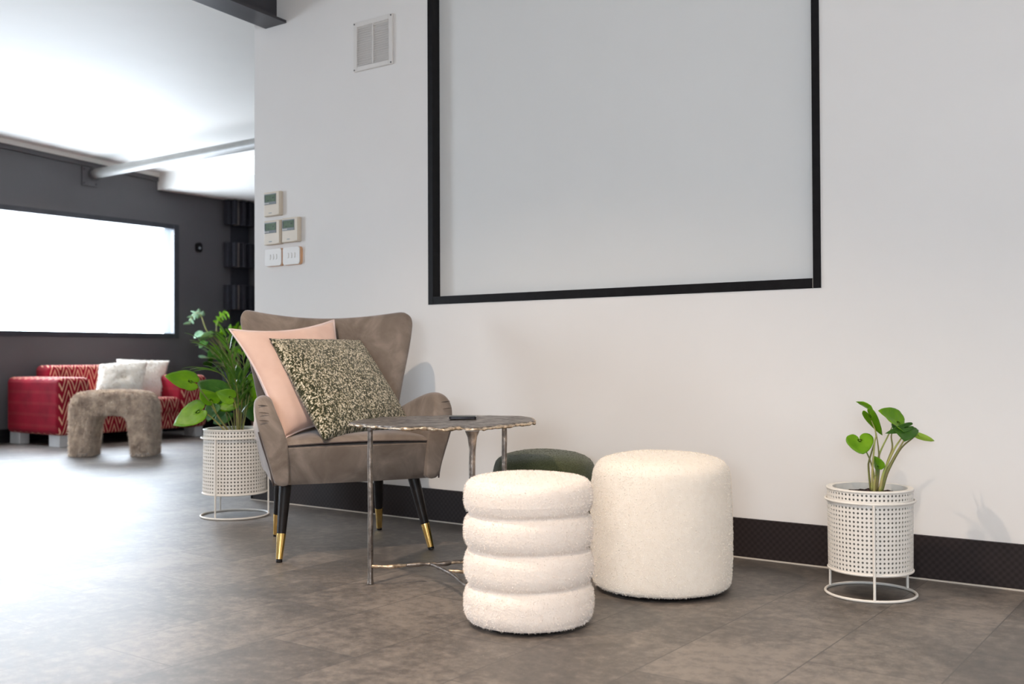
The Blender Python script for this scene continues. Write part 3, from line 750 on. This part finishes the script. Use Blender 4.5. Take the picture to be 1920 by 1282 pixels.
# ------------------------------------------------------------------ PLANT POTS
def perforated(c, r0, r1, z0, z1, cols, rows, mat_, parent, hole=.275):
    """thin perforated sheet: every cell carries a round hole"""
    mb = MB(); M8 = 8
    for j in range(rows):
        for i in range(cols):
            def P(a, b):
                th = 2*PI*(i+a)/cols; t_ = (j+b)/rows; z = z0+(z1-z0)*t_; r = r0+(r1-r0)*t_
                return (c[0]+r*math.cos(th), c[1]+r*math.sin(th), z)
            outer = [(0, 0), (.5, 0), (1, 0), (1, .5), (1, 1), (.5, 1), (0, 1), (0, .5)]
            vs = [P(*q) for q in outer]
            for k in range(M8):
                a = -3*PI/4+k*PI/4; vs.append(P(.5+hole*math.cos(a), .5+hole*math.sin(a)))
            mb.add(vs, [(k, (k+1) % 8, 8+(k+1) % 8, 8+k) for k in range(8)])
    me_o = mb.build('perforated_pot', mat_, parent, smooth=False, recalc=False)
    bm = bmesh.new(); bm.from_mesh(me_o.data); bmesh.ops.remove_doubles(bm, verts=bm.verts, dist=.0002); bm.to_mesh(me_o.data); bm.free()
    sd = me_o.modifiers.new('sheet', 'SOLIDIFY'); sd.thickness = .0022; sd.offset = -1
    return me_o
def planter(t, c, rb, rt, z0, z1, rr, ringz, a0, legn=3, rowsn=18, cols=63, pw=.0045):
    c = Vector((c[0], c[1], 0))
    pot = perforated(c, rb, rt, z0+.008, z1-.008, cols, rowsn, m_potw, t)
    mb = MB().ring((c.x, c.y, z1-.005), rt-.001, .0042, 96, 10); mb.build('pot_rim', m_potw, pot); MB().ring((c.x, c.y, z0+.004), rb-.001, .0042, 96, 10).build('bottom_rim', m_potw, pot)
    MB().lathe((c.x, c.y, 0), [(rb-.02, z0+.004), (rb-.010, z0+.004), (rt-.010, z1-.004), (rt-.014, z1-.004), (rt-.016, z1-.05), (.01, z1-.05)], 64, cap=False).build('liner', m_potw if False else m_liner2, t, angle=40)
    MB().lathe((c.x, c.y, 0), [(rt-.0165, z1-.036), (rt-.0165, z1-.002), (rt-.004, z1-.002)], 64, cap=False).build('inner_collar', m_potw, t, angle=40)
    MB().lathe((c.x, c.y, 0), [(.002, z0+.002), (rb-.006, z0+.002), (rb-.006, z0+.005)], 64, cap=False).build('pot_floor', m_potw, t, angle=40)
    # soil
    mb = MB(); nr, na = 14, 56; 
    for i in range(nr+1):
        for k in range(na):
            r = (rt-.018)*i/nr; a = 2*PI*k/na; p = Vector((c.x+r*math.cos(a), c.y+r*math.sin(a), z1-.026))
            p.z += .010*noise.noise(p*55)+.006*noise.noise(p*120); mb.v.append(tuple(p))
    for i in range(nr):
        for k in range(na): mb.f.append((i*na+k, i*na+(k+1) % na, (i+1)*na+(k+1) % na, (i+1)*na+k))
    mb.build('soil', m_soil, t, smooth=False)
    st = MB().ring((c.x, c.y, pw), rr, pw, 96, 10).build('stand', m_potw, t); MB().ring((c.x, c.y, ringz), rr*.985, pw*.9, 96, 10).build('holding_ring', m_potw, st)
    for k in range(legn):
        a = a0+2*PI*k/legn
        MB().tube([(c.x+rr*math.cos(a), c.y+rr*math.sin(a), pw), (c.x+rr*.985*math.cos(a), c.y+rr*.985*math.sin(a), ringz)], pw*.95, 10).build('stand_leg', m_potw, st, angle=40)

# ------------------------------------------------------------------ leaves
HT = [(0, 1.0), (6, .93), (14, .83), (28, .71), (48, .61), (70, .55), (95, .50), (120, .42), (145, .34), (165, .22), (180, .05)]
HB = [(0, 1.0), (10, .93), (30, .76), (50, .66), (75, .62), (100, .62), (125, .62), (150, .54), (168, .34), (180, .05)]
LT = [(0, 1.0), (8, .90), (20, .66), (40, .42), (70, .27), (110, .20), (150, .18), (180, .12)]
def leaf(A, T, Wv, mat_, parent, fold=.10, droop=.10, name='leaf', tab=HT, up=None):
    """A petiole joint, T tip, Wv = vector from midrib to right lobe edge"""
    A, T, Wv = Vector(A), Vector(T), Vector(Wv); ax = T-A; L = ax.length
    Wp = Wv-ax.normalized()*Wv.dot(ax.normalized()); nrm = ax.cross(Wp).normalized()
    if nrm.z < 0: nrm = -nrm
    wmax = max(r*math.sin(math.radians(a)) for a, r in tab)
    mb = MB(); nr, na = 7, 40; mb.v.append(tuple(A))
    for i in range(1, nr+1):
        q = i/nr
        for k in range(na):
            th = 360*k/na; t_ = min(th, 360-th); r = lerp_tab(tab, t_)*q
            x = r*math.cos(math.radians(th)); y = r*math.sin(math.radians(th))/wmax
            p = A+ax*x+Wp*y+nrm*(L*(fold*abs(y)**1.3 - droop*(x*x if x > 0 else x*x*.6) + .035*noise.noise(Vector((x*5+A.x*7, y*4, A.z*9)))*q))
            mb.v.append(tuple(p))
    for k in range(na): mb.f.append((0, 1+k, 1+(k+1) % na))
    for i in range(nr-1):
        for k in range(na): mb.f.append((1+i*na+k, 1+i*na+(k+1) % na, 1+(i+1)*na+(k+1) % na, 1+(i+1)*na+k))
    o = mb.build(name, mat_, parent, recalc=False)
    sd = o.modifiers.new('thickness', 'SOLIDIFY'); sd.thickness = .0008; sd.offset = 0
    return o
def pxleaf(a, tpx, wpx, d, mat_, parent, dd=(0, 0, 0), **k):
    """a/tip/side in photograph pixels, at forward depth d (+dd for each), so the leaf is a real sloped blade"""
    A = at(a[0], a[1], d+dd[0]); T = at(tpx[0], tpx[1], d+dd[1]); W = at(wpx[0], wpx[1], d+dd[2])
    m_ = A+(T-A)*.3
    return leaf(A, T, W-m_, mat_, parent, **k)
def stem(pts, r0, r1, mat_, parent, name='stem'):
    P = bez(pts, 7); m_ = len(P)
    return MB().tube(P, [r0+(r1-r0)*i/(m_-1) for i in range(m_)], 8).build(name, mat_, parent)

# right-hand plant
RC = (-1.013, 3.298); RD = depth_of((RC[0], RC[1], .35))
tr_ = thing('potted_plant', 'small arrow-leaved plant in white perforated pot against the wall, far right', 'potted plant', (RC[0], RC[1], 0))
planter(tr_, RC, .127, .129, .076, .336, .136, .296, math.radians(-68))
Zp = lambda x, y: (1570+x*.156, 740+y*.156)
def RL(a, t_, w_, m_, dd, **k): return pxleaf(Zp(*a), Zp(*t_), Zp(*w_), RD, m_, tr_, dd, **k)
RL((268, 545), (310, 712), (125, 640), m_leaf, (0, -.03, -.01), fold=.05, droop=.02, tab=HB)
RL((385, 170), (238, 68), (500, 215), m_leaf, (0, .03, -.04), fold=.10, droop=.12)
RL((385, 245), (532, 468), (300, 250), m_leaf, (-.02, .03, -.02), fold=.10, droop=.08)
RL((745, 345), (508, 178), (618, 365), m_leaf, (.01, -.02, -.04), fold=.12, droop=.05)
RL((840, 385), (588, 462), (740, 470), m_leafd, (-.01, -.05, -.03), fold=.05, droop=.04)
RL((800, 410), (815, 545), (965, 470), m_leafd, (0, -.07, -.02), fold=.12, droop=.05)
RL((950, 480), (1160, 552), (1010, 540), m_leafy, (.02, .05, .03), fold=.05, droop=.03, tab=LT)
RL((490, 870), (445, 732), (535, 800), m_leaf, (-.01, 0, -.03), fold=.2, droop=.03)
sz = .315
def RS(pts, r0, r1, m_, off=0):
    P = [at(*Zp(*p), RD+off*(1-i/len(pts))) for i, p in enumerate(pts)]; stem(P, r0, r1, m_, tr_)
RS([(455, 1160), (440, 960), (395, 790), (330, 650), (270, 535)], .0035, .0014, m_stem)
RS([(400, 1150), (375, 880), (385, 780), (450, 560), (462, 465), (420, 300), (385, 180)], .0035, .0014, m_stem, .02)
RS([(415, 1150), (425, 850), (450, 560), (465, 460), (385, 250)], .0035, .0015, m_stemp, -.02)
RS([(470, 1160), (500, 880), (497, 680), (470, 470)], .0045, .0015, m_stem, .01)
RS([(480, 1160), (470, 900), (510, 700), (610, 490), (660, 380)], .0045, .0014, m_stemp, .03)
RS([(500, 1160), (600, 820), (660, 640), (650, 480), (720, 380)], .0045, .0014, m_stem, 0)
RS([(510, 1160), (560, 930), (680, 660), (775, 510), (800, 430)], .0050, .0015, m_stemp, -.02)
RS([(525, 1160), (590, 930), (710, 700), (805, 540), (830, 470)], .0050, .0014, m_stemp, .01)
RS([(535, 1160), (610, 920), (760, 650), (900, 525), (955, 482)], .0045, .0014, m_stem, .02)
RS([(440, 1165), (445, 1080), (455, 980)], .0060, .0035, m_stemp, .0)

# left-hand plant behind the armchair
LC = (-3.967, 3.201); LD = depth_of((LC[0], LC[1], .5))
tl = thing('potted_plant', 'leafy palm and heart-leaf mix in white perforated pot beside armchair', 'potted plant', (LC[0], LC[1], 0))
planter(tl, LC, .148, .143, .108, .415, .156, .372, math.radians(-73), cols=60, rowsn=18)
def LL(a, t_, w_, m_, dd=(0, 0, 0), **k): return pxleaf(a, t_, w_, LD, m_, tl, dd, **k)
LL((359, 716), (309, 703), (338, 692), m_leaf, (-.06, -.10, -.02), fold=.04, droop=.04)
LL((373, 771), (323, 795), (348, 760), m_leaf, (-.08, -.10, -.02), fold=.04, droop=.04)
LL((418, 738), (368, 714), (398, 705), m_leafd, (.06, .10, .10), fold=.06, droop=.05)
LL((396, 752), (378, 728), (372, 748), m_leaf, (-.02, .0, -.06), fold=.1, droop=.05)
LL((433, 745), (404, 735), (428, 728), m_leaf, (-.10, -.12, -.10), fold=.15, droop=.05)
LL((440, 752), (398, 762), (420, 738), m_leaf, (.02, .04, .06), fold=.1, droop=.05)
LL((402, 764), (388, 790), (385, 768), m_leafd, (.02, .0, .05), fold=.1, droop=.05)
LL((428, 775), (398, 793), (415, 765), m_leafd, (.06, .08, .09), fold=.1, droop=.05)
LL((465, 716), (480, 760), (455, 740), m_leaf, (.06, .06, .12), fold=.1, droop=.05)
LL((455, 745), (478, 790), (448, 775), m_leafd, (.1, .1, .14), fold=.1, droop=.05)
LL((440, 700), (446, 745), (428, 720), m_leafd, (.08, .1, .12), fold=.1, droop=.05)
def LS(pts, r0, r1, m_=m_stem, o0=0, o1=0):
    k = len(pts)-1; stem([at(p[0], p[1], LD+o0+(o1-o0)*i/k) for i, p in enumerate(pts)], r0, r1, m_, tl)
LS([(432, 812), (412, 785), (390, 750), (372, 727), (359, 716)], .0045, .0022, m_stem, 0, -.06)
LS([(426, 812), (405, 790), (388, 776), (373, 771)], .0040, .0020, m_stemp, 0, -.08)
LS([(446, 812), (444, 775), (440, 755), (433, 745)], .0038, .0018, m_stemp, -.02, -.10)
LS([(430, 812), (412, 785), (396, 752)], .0035, .002, m_stemp, 0, -.02)
LS([(436, 812), (425, 780), (418, 738)], .0035, .002, m_stem, .02, .06)
LS([(440, 812), (428, 775), (402, 764)], .003, .0018, m_stem, .02, .02)
LS([(452, 812), (460, 760), (465, 716)], .003, .0018, m_stem, .04, .06)
def frond(pts, n, ll, wd, parent, m_=m_palm, spread=.55, offs=(0, 0), tipup=.5, start=.28):
    k = len(pts)-1; P = [at(p[0], p[1], LD+offs[0]+(offs[1]-offs[0])*i/k) for i, p in enumerate(pts)]
    Q_ = bez(P, 14); m__ = len(Q_)
    fr = MB().tube(Q_, [.0034+(.0010-.0034)*i/(m__-1) for i in range(m__)], 7).build('frond', m_stem, parent)
    mb = MB()
    for i in range(n):
        t_ = start+(1-start)*i/(n-1); idx = min(m__-2, int(t_*(m__-1))); b = Q_[idx]; tan = (Q_[idx+1]-Q_[max(0, idx-1)]).normalized()
        side_ = tan.cross(Vector((0, 0, 1)));
        if side_.length < .1: side_ = Rv.copy()
        side_.normalize()
        for sg in (-1, 1):
            if i == n-1 and sg == 1: continue
            d = (tan*(1 if i < n-1 else 3)+side_*sg*spread+Vector((rnd.gauss(0, .08), rnd.gauss(0, .08), rnd.gauss(.10, .08)))).normalized()
            L = ll*rnd.uniform(.8, 1.15)*(1-.35*abs(t_-.6)); seg = 7; wv = d.cross(Vector((rnd.gauss(0, .3), rnd.gauss(0, .3), 1))).normalized()
            vs = []
            for s in range(seg+1):
                u_ = s/seg; p = b+d*L*u_+Vector((0, 0, -.32*L*u_*u_)); ww = wd*math.sin(PI*min(1, u_*.92+.06))**.7
                cr_ = Vector((0, 0, -.25*ww))
                vs += [p-wv*ww-cr_, p+cr_, p+wv*ww-cr_]
            fs = []
            for s in range(seg): a = s*3; fs += [(a, a+1, a+4, a+3), (a+1, a+2, a+5, a+4)]
            mb.add(vs, fs)
    mb.build('leaflets', m_, fr, recalc=False)
frond([(440, 812), (436, 740), (418, 680), (388, 648)], 8, .17, .0055, tl, offs=(0, -.02))
frond([(444, 812), (442, 730), (434, 670), (424, 632)], 8, .16, .0065, tl, offs=(0, .05))
frond([(446, 812), (440, 750), (420, 705), (388, 692)], 7, .16, .0050, tl, offs=(-.03, -.10))
frond([(450, 812), (456, 740), (458, 690), (452, 655)], 8, .16, .0058, tl, offs=(.02, .10))
frond([(448, 812), (446, 745), (438, 700), (420, 668)], 8, .16, .0058, tl, offs=(-.02, -.06))
frond([(454, 812), (464, 760), (474, 720), (484, 700)], 8, .12, .0070, tl, offs=(.02, .12))
frond([(450, 812), (452, 765), (456, 720), (462, 690)], 9, .12, .0070, tl, offs=(.0, .02))

# background plant by the sofa, on a wooden stand
BC = Vector((-8.52, 6.93, 0)); BD = depth_of((BC.x, BC.y, .8))
tb = thing('tall_plant', 'tall trailing plant in dark pot on brown stand beside red sofa', 'potted plant', BC)
MB().lathe((BC.x, BC.y, 0), [(.09, .30), (.13, .30), (.17, .58), (.175, .60), (.160, .60), (.155, .56), (.01, .56)], 40, cap=False).build('pot', m_darkpot, tb, angle=40)
MB().lathe((BC.x, BC.y, 0), [(.01, .565), (.155, .57)], 40, cap=False).build('soil', m_soil, tb)
mb = MB().lathe((BC.x, BC.y, 0), [(.15, .26), (.17, .262), (.17, .295), (.15, .298)], 40)
pst = mb.build('plant_stand', m_wood, tb, angle=40)
for k in range(4):
    a = PI/4+k*PI/2; MB().tube([(BC.x+.15*math.cos(a), BC.y+.15*math.sin(a), .001), (BC.x+.12*math.cos(a), BC.y+.12*math.sin(a), .27)], .02, 12).build('stand_leg', m_wood, pst, angle=40)
def BS(pts, m_=m_stem):
    P = [BC+Vector((0, 0, .56))]+[at(p[0], p[1], BD+p[2]) for p in pts]; stem(P, .008, .004, m_, tb); return P
def leafrun(pts, n, size, m_, tw=.5):
    P = bez([at(p[0], p[1], BD+p[2]) for p in pts], 10); m__ = len(P)
    for i in range(n):
        idx = int(i/(n-1)*(m__-2)); b = P[idx]; tan = (P[idx+1]-P[idx]).normalized(); sgn = 1 if i % 2 else -1
        sd_ = tan.cross(Fv).normalized()*sgn
        T = b+sd_*size*rnd.uniform(.8, 1.1)+tan*size*.3+Vector((0, 0, -.15*size)); 
        leaf(b, T, (T-b).cross(Vector((rnd.gauss(0, .3), rnd.gauss(0, .3), 1))+Fv*.8).normalized()*size*.38, m_, tb, name='leaf')
BS([(408, 640, .0), (388, 620, .0), (375, 588, 0), (362, 592, 0), (354, 608, 0)])
leafrun([(380, 590, 0), (370, 586, 0), (360, 593, 0), (354, 608, 0)], 9, .055, m_grey)
BS([(412, 640, .05), (406, 612, .05), (412, 598, .05), (424, 588, .05)])
leafrun([(406, 608, .05), (410, 598, .05), (417, 591, .05), (425, 587, .05)], 9, .055, m_leaf)
BS([(398, 660, 0), (385, 640, 0)])
BS([(420, 650, .1), (440, 622, .1), (452, 612, .1)])
leafrun([(412, 630, .1), (428, 618, .1), (445, 614, .1), (456, 614, .1)], 8, .07, m_leaf)
for (x, y, s, m_) in [(372, 628, .10, m_grey), (384, 632, .12, m_grey), (366, 640, .08, m_grey), (380, 646, .09, m_leafd), (390, 628, .10, m_grey), (386, 658, .11, m_grey), (384, 670, .09, m_grey), (396, 668, .12, m_leafd), (404, 655, .13, m_leafd),
                      (412, 672, .12, m_leafd), (392, 682, .11, m_leafd), (402, 690, .10, m_leafd), (420, 640, .11, m_leafd), (432, 655, .12, m_leafd), (440, 640, .11, m_leafd), (448, 660, .1, m_leaf), (416, 626, .09, m_leaf), (428, 680, .12, m_leafd)]:
    b = at(x, y, BD+rnd.uniform(-.12, .12)); a = rnd.uniform(0, 2*PI)
    d = Vector((math.cos(a), math.sin(a), rnd.uniform(-.9, .1))).normalized()
    leaf(b-d*s*.4, b+d*s*.6, d.cross(Vector((rnd.gauss(0, .4), rnd.gauss(0, .4), 1))).normalized()*s*.5, m_, tb)
    stem([BC+Vector((rnd.uniform(-.06, .06), rnd.uniform(-.06, .06), .56)), (BC+Vector((0, 0, .56))).lerp(b, .6)+Vector((0, 0, .05)), b-d*s*.4], .005, .003, m_stem, tb)

# ------------------------------------------------------------------ SOFA
sofa = thing('red_sofa', 'crimson velvet sofa with pale zigzag pattern beneath the bright window', 'sofa', (-8.6, 5.5, 0))
SX0, SX1, SY0, SY1 = -9.00, -8.15, 4.75, 6.26
def soft_box(b, name, parent, r=.045, m_=m_red):
    return MB().box(*b).build(name, m_, parent, bevel=r, bseg=5)
soft_box((SX0, SX1, SY0, SY0+.30, .095, .585), 'armrest', sofa, .05)
soft_box((SX0, SX1, SY1-.30, SY1, .095, .585), 'armrest', sofa, .05)
soft_box((SX0, SX0+.26, SY0+.26, SY1-.26, .12, .685), 'backrest', sofa, .05)
soft_box((SX0+.1, SX1-.02, SY0+.29, SY1-.29, .095, .25), 'seat_base', sofa, .02)
soft_box((SX0+.2, SX1+.005, SY0+.302, SY1-.302, .235, .385), 'seat_cushion', sofa, .045)
for (x, y) in ((SX0+.02, SY0+.03), (SX1-.20, SY0+.03), (SX0+.02, SY1-.12), (SX1-.20, SY1-.12)):
    MB().box(x, x+.16, y, y+.09, 0, .10).build('leg', m_chrome, sofa, bevel=.004)
def sofa_cushion(cs, label, tuft, th):
    mb, nr = cushion('x', cs, th, m_wfur, N=24, pinch=.05, wr=.012, push=(lambda a, b: -.045*math.exp(-(a*a+b*b)/.05)) if tuft else None)
    P_, N_ = sample_mesh(mb.v, mb.f, 5200); c_ = sum((Vector(v) for v in mb.v), Vector())/len(mb.v)
    cc = np.array(c_); s_ = np.sign(((P_-cc)*N_).sum(1))
    t = thing('fur_cushion', label, 'cushion', (cs[0]+cs[1])/2, 'white fluffy sofa cushions')
    weld_build(mb, 'cushion_cover', m_wfur, t)
    m2 = MB(); strands(m2, [(P_[i], N_[i]*(s_[i] or 1)) for i in range(len(P_))], .016, .0045, jitter=.8); f = m2.build('fur', m_wfur, t, recalc=False); f['kind'] = 'stuff'
    if tuft:
        pc_ = sum(cs, Vector())/4+nr*(th/2-.03); MB().lathe((0, 0, 0), [(.001, 0), (.016, .002), (.02, .008), (.012, .014), (.001, .016)], 14).xf(lambda v: pc_+nr*v.z+Rv*v.x+Uv*v.y).build('button', m_wfur, t)
sofa_cushion([onX(178, 738, -8.22), onX(266, 742, -8.22), onX(277, 676, -8.42), onX(186, 683, -8.42)], 'white fluffy cushion with a tufted centre button, front of the pair', True, .13)
sofa_cushion([onX(226, 738, -8.42), onX(300, 744, -8.42), onX(317, 676, -8.60), onX(218, 673, -8.62)], 'white fluffy cushion tucked behind the tufted one on red sofa', False, .12)

# ------------------------------------------------------------------ FUR STOOL
F0 = Vector((-7.327, 4.346, 0)); e1 = Vector((.794, .608, 0)).normalized(); e2 = Vector((-e1.y, e1.x, 0))
SW, SD, SH, LT_ = .61, .28, .49, .15
mb = MB()
# arch outline in (x,z): outer rounded, inner rounded, swept along depth
out_ = [(0, .004), (0, .15), (0, .31), (.002, .385), (.02, .445), (.06, .478), (.15, .490), (SW/2, .493), (SW-.15, .490), (SW-.06, .478), (SW-.02, .445), (SW-.002, .385), (SW, .30), (SW, .15), (SW, .004)]
in_ = [(LT_-.01, .004), (LT_, .12), (LT_+.012, .22), (LT_+.02, .27), (LT_+.04, .305), (LT_+.075, .325), (LT_+.11, .33), (SW/2, .332), (SW-LT_-.11, .33), (SW-LT_-.075, .325), (SW-LT_-.04, .305), (SW-LT_-.02, .27), (SW-LT_-.012, .22), (SW-LT_, .12), (SW-LT_+.01, .004)]
secs = []
for (ox, oz_), (ix, iz_) in zip(out_, in_):
    sec = []
    for k in range(20):
        a = 2*PI*k/20; ca, sa = math.cos(a), math.sin(a)
        ca = math.copysign(abs(ca)**.36, ca); sa = math.copysign(abs(sa)**.36, sa)
        f_ = (ca+1)/2; x = ox+(ix-ox)*f_; z = oz_+(iz_-oz_)*f_; y = SD/2+SD/2*sa
        sec.append(F0+e1*x+e2*y+Vector((0, 0, z)))
    secs.append(sec)
for s in secs: mb.v += [tuple(p) for p in s]
for i in range(len(secs)-1):
    for k in range(20): mb.f.append((i*20+k, i*20+(k+1) % 20, (i+1)*20+(k+1) % 20, (i+1)*20+k))
mb.f.append(tuple(range(20))); mb.f.append(tuple((len(secs)-1)*20+k for k in range(19, -1, -1)))
st_ = thing('fur_stool', 'shaggy taupe fur arch stool standing before the red sofa', 'stool', F0+e1*SW/2)
P_, N_ = sample_mesh(mb.v, mb.f, 42000)
# outward normals: away from section centre
cents = np.array([np.mean([np.array(p) for p in s], axis=0) for s in secs])
d_ = ((P_[:, None, :]-cents[None])**2).sum(2).argmin(1); s_ = np.sign(((P_-cents[d_])*N_).sum(1))
mb.build('padded_arch', m_gfur, st_, sub=1)
m2 = MB(); strands(m2, [(P_[i], N_[i]*(s_[i] or 1)) for i in range(len(P_)) if P_[i][2] > .006], .024, .0042, (0, 0, -.4), jitter=.55)
f = m2.build('fur', m_gfur, st_, recalc=False); f['kind'] = 'stuff'
